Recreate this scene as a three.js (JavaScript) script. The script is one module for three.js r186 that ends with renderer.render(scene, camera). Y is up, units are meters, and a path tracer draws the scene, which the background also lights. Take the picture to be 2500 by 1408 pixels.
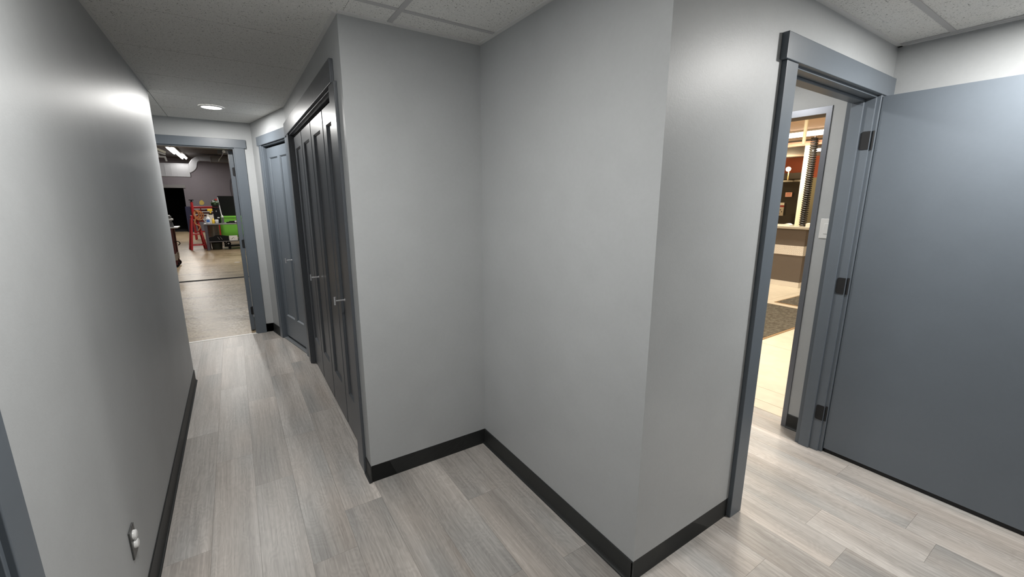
import * as THREE from 'three';
import { RoundedBoxGeometry } from 'three/addons/geometries/RoundedBoxGeometry.js';
import { mergeGeometries } from 'three/addons/utils/BufferGeometryUtils.js';
import { RectAreaLightUniformsLib } from 'three/addons/lights/RectAreaLightUniformsLib.js';

RectAreaLightUniformsLib.init();
const scene = new THREE.Scene();
scene.background = new THREE.Color(0x000000);
const camera = new THREE.PerspectiveCamera(69.04, 2500 / 1408, 0.03, 80);
camera.position.set(0, 1.6, 0);
camera.rotation.set(-0.20771, -0.57998, 0.00145, 'YXZ');
const renderer = new THREE.WebGLRenderer({ antialias: true });
renderer.toneMapping = THREE.LinearToneMapping;
renderer.toneMappingExposure = 1.0;
renderer.shadowMap.enabled = true;
// lamp strengths
const POWER = { hall: 400, niche: 430, room: 570, passage: 240, shop: 56, lobby: 52, far: 10 };

/* ---------------------------------------------------------------- helpers */
let seed = 7;
const rnd = () => { seed = (seed + 0x6d2b79f5) | 0; let t = Math.imul(seed ^ (seed >>> 15), 1 | seed); t = (t + Math.imul(t ^ (t >>> 7), 61 | t)) ^ t; return ((t ^ (t >>> 14)) >>> 0) / 4294967296; };
const rr = (a, b) => a + (b - a) * rnd();
const hash = (x, y, s) => { let n = Math.imul(x | 0, 374761393) + Math.imul(y | 0, 668265263) + Math.imul(s, 974634777); n = Math.imul(n ^ (n >>> 13), 1274126177); return ((n ^ (n >>> 16)) >>> 0) / 4294967296; };
// value noise that repeats every px, py cells
function vnoise(x, y, px, py, s) {
  const xi = Math.floor(x), yi = Math.floor(y), fx = x - xi, fy = y - yi, u = fx * fx * (3 - 2 * fx), v = fy * fy * (3 - 2 * fy);
  const m = (a, p) => ((a % p) + p) % p;
  const a = hash(m(xi, px), m(yi, py), s), b = hash(m(xi + 1, px), m(yi, py), s), c = hash(m(xi, px), m(yi + 1, py), s), d = hash(m(xi + 1, px), m(yi + 1, py), s);
  return a + (b - a) * u + (c - a) * v + (a - b - c + d) * u * v;
}
function dataTex(w, h, fn, srgb, rx, ry) {
  const d = new Uint8Array(w * h * 4);
  for (let y = 0; y < h; y++) for (let x = 0; x < w; x++) {
    const c = fn(x / w, y / h), i = (y * w + x) * 4;
    d[i] = c[0]; d[i + 1] = c[1]; d[i + 2] = c[2]; d[i + 3] = 255;
  }
  const t = new THREE.DataTexture(d, w, h);
  t.wrapS = t.wrapT = THREE.RepeatWrapping; t.magFilter = THREE.LinearFilter; t.minFilter = THREE.LinearMipmapLinearFilter; t.generateMipmaps = true;
  if (srgb) t.colorSpace = THREE.SRGBColorSpace;
  t.repeat.set(1 / rx, 1 / ry); t.needsUpdate = true;
  return t;
}
const clamp = (v) => Math.max(0, Math.min(255, v));
// uv in metres from the dominant axis of every normal
function metric(g, ox = 0, oy = 0, swap = false) {
  const p = g.attributes.position, n = g.attributes.normal, uv = new Float32Array(p.count * 2);
  for (let i = 0; i < p.count; i++) {
    const ax = Math.abs(n.getX(i)), ay = Math.abs(n.getY(i)), az = Math.abs(n.getZ(i));
    let u, v;
    if (ay >= ax && ay >= az) { u = p.getX(i); v = p.getZ(i); } else if (ax >= az) { u = p.getZ(i); v = p.getY(i); } else { u = p.getX(i); v = p.getY(i); }
    uv[2 * i] = (swap ? v : u) + ox; uv[2 * i + 1] = (swap ? u : v) + oy;
  }
  g.setAttribute('uv', new THREE.BufferAttribute(uv, 2));
  return g;
}
const bx = (x0, x1, y0, y1, z0, z1) => { const g = new THREE.BoxGeometry(Math.abs(x1 - x0), Math.abs(y1 - y0), Math.abs(z1 - z0)); g.translate((x0 + x1) / 2, (y0 + y1) / 2, (z0 + z1) / 2); return metric(g); };
const rb = (x0, x1, y0, y1, z0, z1, r = 0.003) => { const a = Math.abs(x1 - x0), b = Math.abs(y1 - y0), c = Math.abs(z1 - z0); const g = new RoundedBoxGeometry(a, b, c, 2, Math.min(r, a / 2.2, b / 2.2, c / 2.2)); g.translate((x0 + x1) / 2, (y0 + y1) / 2, (z0 + z1) / 2); return metric(g); };
const cyl = (r0, r1, h, x, y, z, seg = 20, axis = 'y') => { const g = new THREE.CylinderGeometry(r1, r0, h, seg); if (axis === 'x') g.rotateZ(-Math.PI / 2); if (axis === 'z') g.rotateX(Math.PI / 2); g.translate(x, y, z); return g; };
function bar(a, b, w, d = w) {      // square bar from a to b
  const A = new THREE.Vector3(...a), B = new THREE.Vector3(...b), L = A.distanceTo(B), g = new RoundedBoxGeometry(w, L, d, 1, Math.min(w, d) * 0.12);
  const q = new THREE.Quaternion().setFromUnitVectors(new THREE.Vector3(0, 1, 0), B.clone().sub(A).normalize());
  g.applyQuaternion(q); g.translate((A.x + B.x) / 2, (A.y + B.y) / 2, (A.z + B.z) / 2);
  return metric(g);
}
const tube = (pts, r, seg = 40, rad = 8, closed = false) => new THREE.TubeGeometry(new THREE.CatmullRomCurve3(pts.map((p) => new THREE.Vector3(...p)), closed), seg, r, rad, closed);
const lathe = (pts, x = 0, y = 0, z = 0, seg = 24) => { const g = new THREE.LatheGeometry(pts.map((p) => new THREE.Vector2(...p)), seg); g.translate(x, y, z); return g; };
const flat = (g) => { const n = g.index ? g.toNonIndexed() : g; for (const k of Object.keys(n.attributes)) if (!['position', 'normal', 'uv'].includes(k)) n.deleteAttribute(k); return n; };
const join = (list) => (list.length === 1 ? list[0] : mergeGeometries(list.map(flat)));
const used = {};
const numbered = (n) => { const k = used[n] = (used[n] ?? -1) + 1; return k ? n + '_' + String(k).padStart(3, '0') : n; };
function mesh(name, geos, mat, parent = scene) {
  const m = new THREE.Mesh(join(Array.isArray(geos) ? geos : [geos]), mat);
  m.name = parent === scene ? numbered(name) : name; m.castShadow = m.receiveShadow = true; parent.add(m);
  return m;
}
function group(name, pos = [0, 0, 0], ry = 0, parent = scene) { const g = new THREE.Group(); g.name = parent === scene ? numbered(name) : name; g.position.set(...pos); g.rotation.y = ry; parent.add(g); return g; }
function tag(o, label, category, grp) { o.userData.label = label; o.userData.category = category; if (grp) o.userData.group = grp; return o; }
function struct(o, label, category) { o.userData.kind = 'structure'; if (label) o.userData.label = label; if (category) o.userData.category = category; return o; }
const lab = (o, label) => { o.userData.label = label; return o; };

/* -------------------------------------------------------------- materials */
const std = (color, roughness = 0.6, metalness = 0, extra = {}) => new THREE.MeshStandardMaterial({ color, roughness, metalness, ...extra });
const lin = (r, g, b) => new THREE.Color().setRGB(r, g, b);
const peelTex = dataTex(512, 512, (u, v) => { const n = 0.55 * vnoise(u * 96, v * 96, 96, 96, 3) + 0.3 * vnoise(u * 48, v * 48, 48, 48, 4) + 0.15 * vnoise(u * 200, v * 200, 200, 200, 5); return [n * 255, n * 255, n * 255]; }, false, 0.35, 0.35);
const mottle = dataTex(512, 512, (u, v) => { const n = 0.5 * vnoise(u * 5, v * 5, 5, 5, 11) + 0.3 * vnoise(u * 17, v * 17, 17, 17, 12) + 0.2 * vnoise(u * 150, v * 150, 150, 150, 13); const k = 246 + (n - 0.5) * 14; return [k, k, k]; }, true, 1.7, 1.7);
const wallPaint = std(lin(0.5, 0.515, 0.522), 0.45, 0, { map: mottle, bumpMap: peelTex, bumpScale: 0.00014 });
const doorPaint = std(lin(0.135, 0.158, 0.184), 0.36, 0, { map: mottle });
const grainTex = dataTex(256, 1024, (u, v) => { const n = 0.6 * vnoise(u * 60, v * 5, 60, 5, 21) + 0.4 * vnoise(u * 24, v * 3, 24, 3, 22); return [n * 255, n * 255, n * 255]; }, false, 0.35, 1.4);
const closetPaint = std(lin(0.092, 0.101, 0.113), 0.33, 0, { map: mottle, bumpMap: grainTex, bumpScale: 0.0004 });
const baseRubber = std(lin(0.022, 0.024, 0.024), 0.5);
const blackMetal = std(lin(0.008, 0.008, 0.009), 0.7);
const chrome = std(lin(0.8, 0.8, 0.81), 0.28, 0.75);
const whitePlastic = std(lin(0.78, 0.78, 0.77), 0.3);
const frameGrey = std(lin(0.5, 0.5, 0.5), 0.6);
// ceiling board: pinholes and fissures
const tileColor = dataTex(1024, 1024, (u, v) => {
  const w = vnoise(u * 30, v * 30, 30, 30, 31) * 0.6, f = vnoise(u * 230 + w, v * 180, 230, 180, 32), g = vnoise(u * 300, v * 300, 300, 300, 33);
  const hole = f > 0.83 ? 1 - Math.min(1, (f - 0.83) * 9) * 0.4 : 1, k = (236 + (g - 0.5) * 18) * hole; return [k, k, k * 0.99];
}, true, 0.9, 0.9);
const tileMat = std(lin(0.92, 0.92, 0.91), 0.9, 0, { map: tileColor, bumpMap: tileColor, bumpScale: 0.0012 });
const gridMat = std(lin(0.5, 0.5, 0.5), 0.55);
// oak-look floor planks
const plankTex = dataTex(1024, 2048, (u, v) => {
  const wx = u + 0.02 * (vnoise(u * 6, v * 5, 6, 5, 41) - 0.5), wy = v + 0.02 * vnoise(u * 9, v * 9, 9, 9, 42);
  const blot = vnoise(wx * 9, wy * 5, 9, 5, 43), streak = vnoise(wx * 26, wy * 3, 26, 3, 44), grain = vnoise(wx * 170, wy * 14, 170, 14, 45), fine = vnoise(wx * 420, wy * 60, 420, 60, 46);
  const ring = 0.5 + 0.5 * Math.sin((vnoise(wx * 14, wy * 4, 14, 4, 47) * 9 + vnoise(wx * 40, wy * 10, 40, 10, 49) * 1.2) * 6.28);
  const warm = vnoise(u * 7, v * 6, 7, 6, 48);
  const swirl = 0.5 + 0.5 * Math.sin((vnoise(wx * 22, wy * 20, 22, 20, 81) * 5 + vnoise(wx * 60, wy * 46, 60, 46, 82) * 1.6) * 6.28), patch = vnoise(wx * 5, wy * 4, 5, 4, 83);
  const k = 0.26 * blot + 0.2 * streak + 0.18 * grain + 0.14 * fine + 0.08 * swirl * (0.3 + patch) + 0.18 * patch;
  const L = 179 + (k - 0.5) * 112;
  return [clamp(L + 4 + (warm - 0.5) * 7), clamp(L - 2), clamp(L - 8 - (warm - 0.5) * 5)];
}, true, 0.9, 2.6);
const plankMats = [0.95, 0.985, 1.015, 1.05].map((k) => std(lin(0.86 * k, 0.86 * k, 0.86 * k), 0.36, 0, { map: plankTex, bumpMap: plankTex, bumpScale: 0.0004 }));
const subfloor = std(lin(0.2, 0.19, 0.17), 0.8);
// concrete
const concTex = dataTex(1024, 1024, (u, v) => {
  const a = vnoise(u * 5, v * 5, 5, 5, 51), b = vnoise(u * 14, v * 18, 14, 18, 52), c = vnoise(u * 60, v * 60, 60, 60, 53), d = vnoise(u * 260, v * 260, 260, 260, 54);
  const stain = vnoise(u * 9 + 2 * a, v * 26, 9, 26, 55), k = 0.35 * a + 0.25 * b + 0.2 * c + 0.2 * d, L = 176 + (k - 0.5) * 95 - (stain > 0.7 ? (stain - 0.7) * 160 : 0);
  return [clamp(L + 3), clamp(L - 14), clamp(L - 40)];
}, true, 4, 4);
const concBump = dataTex(512, 512, (u, v) => { const n = 0.5 * vnoise(u * 14, v * 14, 14, 14, 56) + 0.3 * vnoise(u * 50, v * 50, 50, 50, 57) + 0.2 * vnoise(u * 120, v * 120, 120, 120, 58); return [n * 255, n * 255, n * 255]; }, false, 2.2, 2.2);
const concrete = std(lin(0.68, 0.64, 0.58), 0.36, 0, { map: concTex, bumpMap: concBump, bumpScale: 0.004 });
const shopWall = std(lin(0.145, 0.128, 0.143), 0.75, 0, { map: mottle });
const shopCeil = std(lin(0.045, 0.038, 0.035), 0.85);
const glow = (r, g, b, k) => new THREE.MeshStandardMaterial({ color: 0x111111, emissive: lin(r, g, b), emissiveIntensity: k, roughness: 0.5 });

function areaLight(color, intensity, w, h, x, y, z, tx, ty, tz) {
  const l = new THREE.RectAreaLight(color, intensity, w, h); l.position.set(x, y, z); l.lookAt(tx, ty, tz); l.castShadow = true; scene.add(l); return l;
}

/* ---------------------------------------------------------- measurements */
const H = 2.44;                 // ceiling height
const XL = -0.455, XC = 0.5, ZN = -2.235, XR = 1.25, ZD = -0.97, XE = 3.22, ZE = -5.82, ZB = 1.25;
const A0 = [0.505, -4.62], A1 = [0.268, -5.82];   // the angled wall

// a wall drawn in its own plane (u along, v up) with rectangular holes, then extruded; axis says which way u runs
function wallGeo(u0, u1, v0, v1, holes, t) {
  const s = new THREE.Shape([[u0, v0], [u1, v0], [u1, v1], [u0, v1]].map((p) => new THREE.Vector2(...p)));
  for (const [a, b, c, d] of holes) {
    if (c <= v0 + 1e-6) continue;
    s.holes.push(new THREE.Path([[a, c], [a, d], [b, d], [b, c]].map((p) => new THREE.Vector2(...p))));
  }
  return new THREE.ExtrudeGeometry(s, { depth: t, bevelEnabled: false });
}
// outline with door openings cut from the bottom edge
function wallWithDoors(u0, u1, v1, doors, t) {
  const pts = [[u0, 0]];
  for (const [a, b, top] of doors) pts.push([a, 0], [a, top], [b, top], [b, 0]);
  pts.push([u1, 0], [u1, v1], [u0, v1]);
  return new THREE.ExtrudeGeometry(new THREE.Shape(pts.map((p) => new THREE.Vector2(...p))), { depth: t, bevelEnabled: false });
}
const alongX = (g, z) => { g.translate(0, 0, z); return metric(g); };                        // occupies z .. z + t
const alongZ = (g, x) => { g.rotateY(-Math.PI / 2); g.translate(x, 0, 0); return metric(g); };   // u becomes +z, occupies x - t .. x

/* --------------------------------------------------------------- structure */
struct(mesh('wall_left', alongZ(wallWithDoors(-4.52, ZB, H, [[-1.13, -0.2, 2.15]], 0.145), XL), wallPaint), 'long grey satin painted wall with an outlet, along the corridor', 'wall');
struct(mesh('wall_left_return', bx(-1.62, XL - 0.146, 0, H, -4.63, -4.52), wallPaint), 'grey wall turning away behind the end of the long wall', 'wall');
struct(mesh('wall_left_far', bx(-1.74, -1.62, 0, H, ZE, -4.52), wallPaint), 'grey wall closing the corridor beside the shop doorway', 'wall');
// closet block: corridor face with the wide closet opening
struct(mesh('wall_closet', alongZ(wallWithDoors(A0[1], ZN - 0.115, H, [[-4.40, -2.48, 2.175]], 0.10), XC + 0.10), wallPaint), 'grey wall around the wide double closet doors', 'wall');
struct(mesh('wall_niche_back', bx(XC, XR, 0, H, ZN - 0.115, ZN), wallPaint), 'short grey wall at the back of the floor niche', 'wall');
struct(mesh('wall_niche_right', bx(XR, XR + 0.12, 0, H, ZN - 0.115, ZD - 0.13), wallPaint), 'plain grey wall between the niche corner and the outer corner', 'wall');
const doorOpen = [2.065, 3.03, 2.165];
struct(mesh('wall_door', alongX(wallWithDoors(XR, XE + 0.08, H, [doorOpen], 0.13), ZD - 0.13), wallPaint), 'grey wall with the open office door', 'wall');
struct(mesh('wall_right', bx(XE, XE + 0.08, 0, H, ZD, ZB), wallPaint), 'grey wall behind the open blue-grey door leaf', 'wall');
struct(mesh('wall_behind', bx(XL, XE, 0, H, ZB, ZB + 0.12), wallPaint), 'grey wall closing the room opposite the niche', 'wall');
// end wall and shop side in one
struct(mesh('wall_end', alongX(wallWithDoors(-7, 3.0, 3.6, [[-0.86, 0.085, 2.17]], 0.13), ZE - 0.13), wallPaint), 'grey wall at the corridor end around the shop doorway', 'wall');
// angled wall: local u from A0 to A1
const angLen = Math.hypot(A1[0] - A0[0], A1[1] - A0[1]), angRot = Math.atan2(-(A1[1] - A0[1]), A1[0] - A0[0]);
function angled(name) { const g = group(name, [A0[0], 0, A0[1]], angRot); return g; }   // local +x along the wall, local +z faces... see below
{
  const w = angled('wall_angled');
  mesh('wall_face', alongX(wallWithDoors(0, angLen, H, [[0.04, 0.84, 2.175]], 0.1), 0), wallPaint, w);
  struct(w, 'narrow angled grey wall holding the single closet door', 'wall');
}

/* ---- floor: planks run along the corridor */
{
  const floor = group('floor'); struct(floor, 'grey oak-look plank floor', 'floor');
  mesh('subfloor', [bx(-1.62, XR + 0.1, -0.06, -0.0062, ZE - 0.02, ZB), bx(XR + 0.1, 3.29, -0.06, -0.0062, -2.3, ZB)], subfloor, floor);
  const W = 0.1925, Lp = 1.22, ends = { '-1': -4.6, 0: -2.94, 1: -3.785, 2: -4.25, 3: -2.085, 6: -1.8, 13: -0.717, 14: -0.317 };
  for (let k = -8; k < 19; k++) {
    const x0 = -0.26 + k * W, x1 = Math.min(x0 + W, 3.29), xm = (x0 + x1) / 2;
    if (x0 > 3.28) break;
    const zMin = xm < XC + 0.12 ? ZE - 0.02 : xm < XR + 0.06 ? ZN - 0.02 : xm > 1.3 ? -2.28 : ZD, zMax = xm < XL - 0.08 ? -4.5 : ZB;
    let e = ends[k] ?? rr(-6, -4.8); while (e > zMin) e -= Lp;
    for (let z = e; z < zMax; z += Lp) {
      const a = Math.max(z, zMin), b = Math.min(z + Lp, zMax); if (b - a < 0.02) continue;
      const g = new THREE.BoxGeometry(x1 - x0 - 0.0007, 0.006, b - a - 0.0007); g.translate(xm, -0.003, (a + b) / 2);
      metric(g, rr(0, 9), rr(0, 9));
      mesh('plank', g, plankMats[Math.floor(rnd() * 4)], floor);
    }
  }
}

/* ---- ceiling boards in a metal grid */
{
  const c = group('ceiling'); struct(c, 'suspended ceiling of speckled white boards in a grey grid', 'ceiling');
  mesh('plenum', [bx(-1.74, XC + 0.1, H + 0.02, H + 0.08, ZE, ZB + 0.1), bx(XC + 0.1, XE + 0.1, H + 0.02, H + 0.08, -2.4, ZB + 0.1)], std(lin(0.3, 0.3, 0.3), 0.9), c);
  const tile = (x0, x1, z0, z1) => { const g = bx(x0, x1, H + 0.003, H + 0.015, z0, z1); metric(g, rr(0, 5), rr(0, 5)); mesh('ceiling_tile', g, tileMat, c); };
  const zs = [-5.82, -5.24, -4.607, -3.968, -3.31, -2.68, -2.05];
  for (let i = 0; i < 6; i++) { tile(XL, XC + 0.02, zs[i] + 0.0032, zs[i + 1] - 0.0032); if (i < 2) tile(-1.62, XL - 0.004, zs[i] + 0.0032, zs[i + 1] - 0.0032); }
  const gx = [XL, 0.735, 1.955, 3.175, XE], gz = [ZN, -2.05, -1.395, -0.74, -0.085, 0.57, ZB];
  for (let j = 0; j < 6; j++) for (let i = 0; i < 4; i++) {
    if (j === 0 && i > 1) continue;
    let a = gx[i], b = gx[i + 1], z0 = gz[j], z1 = gz[j + 1];
    if (j === 0 && i === 0) a = XC + 0.02;
    if (j < 2) b = Math.min(b, XR); if (a >= b - 0.01) continue;
    if (j === 2 && i > 0 && a > XR - 0.2) z0 = Math.max(z0, ZD);
    if (j === 2 && i === 1) { tile(a + 0.002, XR, z0, ZD); z0 = ZD; }
    tile(a + 0.002, b - 0.002, z0 + 0.002, z1 - 0.002);
  }
  for (const z of gz.slice(1, 6)) mesh('grid_runner', bx(XL, z < ZD ? XR : XE, H - 0.001, H + 0.004, z - 0.012, z + 0.012), gridMat, c);
  for (const x of gx.slice(1, 4)) mesh('grid_runner', bx(x - 0.012, x + 0.012, H - 0.0016, H + 0.004, x < XR ? ZN : ZD, ZB), gridMat, c);
  const angleMat = std(lin(0.72, 0.72, 0.71), 0.6), ang = (...a) => mesh('wall_angle', bx(...a), angleMat, c);
  ang(XL, XL + 0.012, H - 0.002, H + 0.004, -4.52, ZB); ang(XC - 0.02, XC, H - 0.002, H + 0.004, A0[1], ZN);
  ang(XC, XR, H - 0.002, H + 0.004, ZN, ZN + 0.03); ang(XR - 0.024, XR, H - 0.002, H + 0.004, ZN, ZD); ang(XR, XE, H - 0.002, H + 0.004, ZD, ZD + 0.022); ang(XE - 0.022, XE, H - 0.002, H + 0.004, ZD, ZB);
}

/* ---- cove baseboards */
function baseGeo(x0, z0, x1, z1) {      // profile swept along a straight line; the room lies to the left of the direction of travel
  const L = Math.hypot(x1 - x0, z1 - z0), s = new THREE.Shape();
  s.moveTo(0, 0); s.lineTo(0.017, 0); s.lineTo(0.014, 0.005); s.quadraticCurveTo(0.006, 0.008, 0.005, 0.022); s.lineTo(0.005, 0.1); s.lineTo(0.002, 0.104); s.lineTo(0, 0.104); s.closePath();
  const g = new THREE.ExtrudeGeometry(s, { depth: L, bevelEnabled: false }); // x out, y up, z along
  g.rotateY(Math.atan2(x1 - x0, z1 - z0)); g.translate(x0, 0, z0);
  return metric(g);
}
struct(mesh('baseboard_left', baseGeo(XL, -4.525, XL, -1.222), baseRubber), 'charcoal rubber base along the long corridor wall', 'baseboard');
struct(mesh('baseboard_niche_back', baseGeo(XC - 0.005, ZN, XR, ZN), baseRubber), 'charcoal rubber base across the back of the niche', 'baseboard');
struct(mesh('baseboard_closet', baseGeo(XC, ZN + 0.005, XC, -2.345), baseRubber), 'short charcoal rubber base between closet trim and corner', 'baseboard');
struct(mesh('baseboard_niche_right', baseGeo(XR, ZD + 0.005, XR, ZN), baseRubber), 'charcoal rubber base below the plain wall between two corners', 'baseboard');
struct(mesh('baseboard_door', baseGeo(XR - 0.005, ZD, 1.965, ZD), baseRubber), 'charcoal rubber base between outer corner and door trim', 'baseboard');
struct(mesh('baseboard_right', baseGeo(XE, ZB, XE, ZD), baseRubber), 'charcoal rubber base behind the open door leaf', 'baseboard');
struct(mesh('baseboard_end', baseGeo(0.187, ZE, A1[0], ZE), baseRubber), 'short charcoal rubber base beside the shop doorway trim', 'baseboard');
{
  const d = [(A1[0] - A0[0]) / angLen, (A1[1] - A0[1]) / angLen];
  struct(mesh('baseboard_angled', baseGeo(A0[0] + d[0] * 0.93, A0[1] + d[1] * 0.93, A1[0], A1[1]), baseRubber), 'charcoal rubber base at the far end of the angled wall', 'baseboard');
}

/* --------------------------------------------------------------------- doors */
// hinge plate: black, rounded corners, in the plane x = const or z = const
function hingePlate(w, h, t = 0.003) {
  const s = new THREE.Shape(), r = 0.014; s.moveTo(-w / 2 + r, -h / 2); s.lineTo(w / 2, -h / 2); s.lineTo(w / 2, h / 2); s.lineTo(-w / 2 + r, h / 2); s.quadraticCurveTo(-w / 2, h / 2, -w / 2, h / 2 - r); s.lineTo(-w / 2, -h / 2 + r); s.quadraticCurveTo(-w / 2, -h / 2, -w / 2 + r, -h / 2);
  return new THREE.ExtrudeGeometry(s, { depth: t, bevelEnabled: false });
}
// leaf with recessed flat panels, lying in local x (width) / y, front face at z = 0, body behind it
function panelLeaf(w, y0, y1, panels, t = 0.036) {
  const s = new THREE.Shape([[0.002, y0], [w - 0.002, y0], [w - 0.002, y1], [0.002, y1]].map((p) => new THREE.Vector2(...p)));
  for (const [a, b, c, d] of panels) s.holes.push(new THREE.Path([[a, c], [a, d], [b, d], [b, c]].map((p) => new THREE.Vector2(...p))));
  const bev = 0.011, g = new THREE.ExtrudeGeometry(s, { depth: 0.004, bevelEnabled: true, bevelThickness: bev, bevelSize: bev, bevelOffset: -bev, bevelSegments: 1 });
  g.translate(0, 0, -0.004 - bev);
  return metric(g);
}
function panelDoor(parent, name, w, y0, y1, panels, mat) {
  const g = group(name, [0, 0, 0], 0, parent);
  mesh('frame', panelLeaf(w, y0, y1, panels), mat, g);
  mesh('backing', bx(0.004, w - 0.004, y0 + 0.002, y1 - 0.002, -0.036, -0.0135), mat, g);
  return g;
}
function tKnob(parent, x, y) {        // small chrome T pull standing out of a leaf
  const k = group('handle', [x, y, 0], 0, parent);
  mesh('stem', cyl(0.0055, 0.0055, 0.058, 0, 0, 0.029, 14, 'z'), chrome, k);
  mesh('bar', [cyl(0.0065, 0.0065, 0.05, 0, 0, 0.06, 14, 'y')], chrome, k);
  mesh('rose', cyl(0.009, 0.009, 0.004, 0, 0, 0.002, 16, 'z'), chrome, k);
  lab(k, 'chrome T-shaped pull');
}
// opening trim in local space: x across, wall face at z = 0, room at +z
function trim(parent, x0, x1, top, opts = {}) {
  const { cw = 0.1, ct = 0.018, hx0 = x0 - cw - 0.02, hx1 = x1 + cw + 0.02, hh = 0.092, left = true, right = true, mat = doorPaint, depth = 0.13, lw = cw, rw = cw, ht = 0.024, jamb = true, jt = 0.012 } = opts;
  if (left) mesh('casing', rb(x0 - lw, x0, 0, top, 0, ct), mat, parent);
  if (right) mesh('casing', rb(x1, x1 + rw, 0, top, 0, ct), mat, parent);
  mesh('head_casing', rb(hx0, hx1, top, top + hh, 0, ht), mat, parent);
  if (jamb) {
    mesh('jamb', rb(x0 - 0.004, x0 + jt, 0, top - jt, -depth, 0.004, 0.002), mat, parent);
    mesh('jamb', rb(x1 - jt, x1 + 0.004, 0, top - jt, -depth, 0.004, 0.002), mat, parent);
    mesh('head_jamb', rb(x0 - 0.004, x1 + 0.004, top - jt, top + 0.004, -depth, 0.004, 0.002), mat, parent);
  }
}
// --- office door, standing open against the right wall
{
  const d = group('door_1', [0, 0, ZD]); struct(d, 'blue-grey office doorway with its door leaf swung wide open', 'door');
  trim(d, 2.065, 3.03, 2.165, { hx0: 1.945, hx1: 3.185, hh: 0.102, depth: 0.13, rw: 0.095, ct: 0.022, ht: 0.028 });
  mesh('stop', rb(3.004, 3.018, 0, 2.153, -0.105, -0.045), doorPaint, d);
  mesh('stop', rb(2.077, 2.091, 0, 2.153, -0.105, -0.045), doorPaint, d);
  mesh('stop', rb(2.091, 3.004, 2.139, 2.153, -0.105, -0.045), doorPaint, d);
  const leaf = mesh('leaf', rb(3.042, 3.086, 0.026, 2.158, 0.024, 0.925, 0.002), doorPaint, d); lab(leaf, 'smooth blue-grey door leaf');
  for (const y of [1.93, 1.097, 0.265]) {
    const g = hingePlate(0.042, 0.098); g.rotateY(-Math.PI / 2); g.translate(3.0185, y, -0.018); mesh('hinge', [g, cyl(0.006, 0.006, 0.1, 3.03, y, 0.013, 12)], blackMetal, d).userData.label = 'black hinge';
  }
  const sweep = mesh('door_sweep', bx(3.05, 3.082, 0.0005, 0.0258, 0.03, 0.92), blackMetal, d); lab(sweep, 'black strip under the leaf');
}
// --- shop doorway with its leaf swung into the shop
{
  const d = group('door_2', [0, 0, ZE]); struct(d, 'blue-grey doorway at the corridor end leading into the workshop', 'door');
  trim(d, -0.86, 0.085, 2.165, { hx0: -0.98, hx1: 0.205, hh: 0.092, depth: 0.13 });
  lab(mesh('leaf', rb(0.026, 0.07, 0.012, 2.145, -1.05, -0.138, 0.002), doorPaint, d), 'door leaf seen edge on');
  for (const y of [1.915, 1.085, 0.26]) { const g = hingePlate(0.03, 0.098); g.translate(0.062, y, -0.137); mesh('hinge', [g, cyl(0.006, 0.006, 0.1, 0.074, y, -0.136, 12)], blackMetal, d); }
  mesh('threshold', rb(-0.86, 0.09, -0.004, 0.0025, -0.035, 0.012, 0.001), std(lin(0.85, 0.83, 0.79), 0.4), d);
}
// --- wide closet: four narrow leaves
{
  const d = group('door_3', [XC, 0, -2.48], Math.PI / 2); // local +x runs to -z, local +z... faces -x after the turn below
  d.rotation.y = -Math.PI / 2; d.position.set(XC, 0, -4.40); // local +x -> +z, local +z -> -x
  struct(d, 'wide dark grey closet with four tall panelled door leaves', 'door');
  trim(d, 0, 1.92, 2.175, { lw: 0.1, rw: 0.135, hx0: -0.215, hx1: 2.0, hh: 0.115, depth: 0.1, mat: closetPaint, ct: 0.016, ht: 0.02, jt: 0.01 });
  const w = 0.4745;
  for (let i = 0; i < 4; i++) {
    const leaf = panelDoor(d, 'leaf', w, 0.012, 2.152, [[0.115, w - 0.115, 0.3, 2.03]], closetPaint);
    leaf.position.set(0.0105 + i * w, 0, -0.028);
    if (i === 1) tKnob(leaf, 0.235, 0.985);
    if (i === 3) tKnob(leaf, 0.245, 0.985);
  }
  mesh('track', bx(0.012, 1.908, 2.1525, 2.164, -0.06, -0.03), blackMetal, d);
  mesh('closet_back', bx(-0.1, 1.98, 0, 2.3, -0.6, -0.55), subfloor, d);
}
// --- single closet door in the angled wall
{
  const d = angled('door_4'); struct(d, 'single blue-grey two-panel closet door in the angled wall', 'door');
  // local +x follows the wall away from the closet; the corridor is on local -z, so mirror by turning the builder
  const t = d; // built below with z negated
  const zf = (z0, z1) => [Math.min(-z0, -z1), Math.max(-z0, -z1)];
  const part = (n, x0, x1, y0, y1, z0, z1, m = doorPaint) => mesh(n, rb(x0, x1, y0, y1, ...zf(z0, z1)), m, t);
  part('casing', -0.03, 0.04, 0, 2.172, 0, 0.016); part('casing', 0.84, 0.925, 0, 2.172, 0, 0.016); part('head_casing', -0.03, 0.972, 2.172, 2.266, 0, 0.021);
  part('jamb', 0.036, 0.05, 0, 2.16, -0.1, 0.003); part('jamb', 0.83, 0.844, 0, 2.16, -0.1, 0.003); part('head_jamb', 0.036, 0.844, 2.16, 2.176, -0.1, 0.003);
  part('sill', 0.05, 0.83, 0, 0.012, -0.07, 0.0, std(lin(0.16, 0.17, 0.18), 0.5));
  const w = 0.776, leaf = panelDoor(d, 'leaf', w, 0.03, 2.15, [[0.09, 0.345, 0.3, 2.03], [0.435, 0.69, 0.3, 2.03]], doorPaint);
  leaf.rotation.y = Math.PI; leaf.position.set(0.052 + w, 0, 0.03);
  tKnob(leaf, w - 0.30, 0.975);
}
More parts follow.
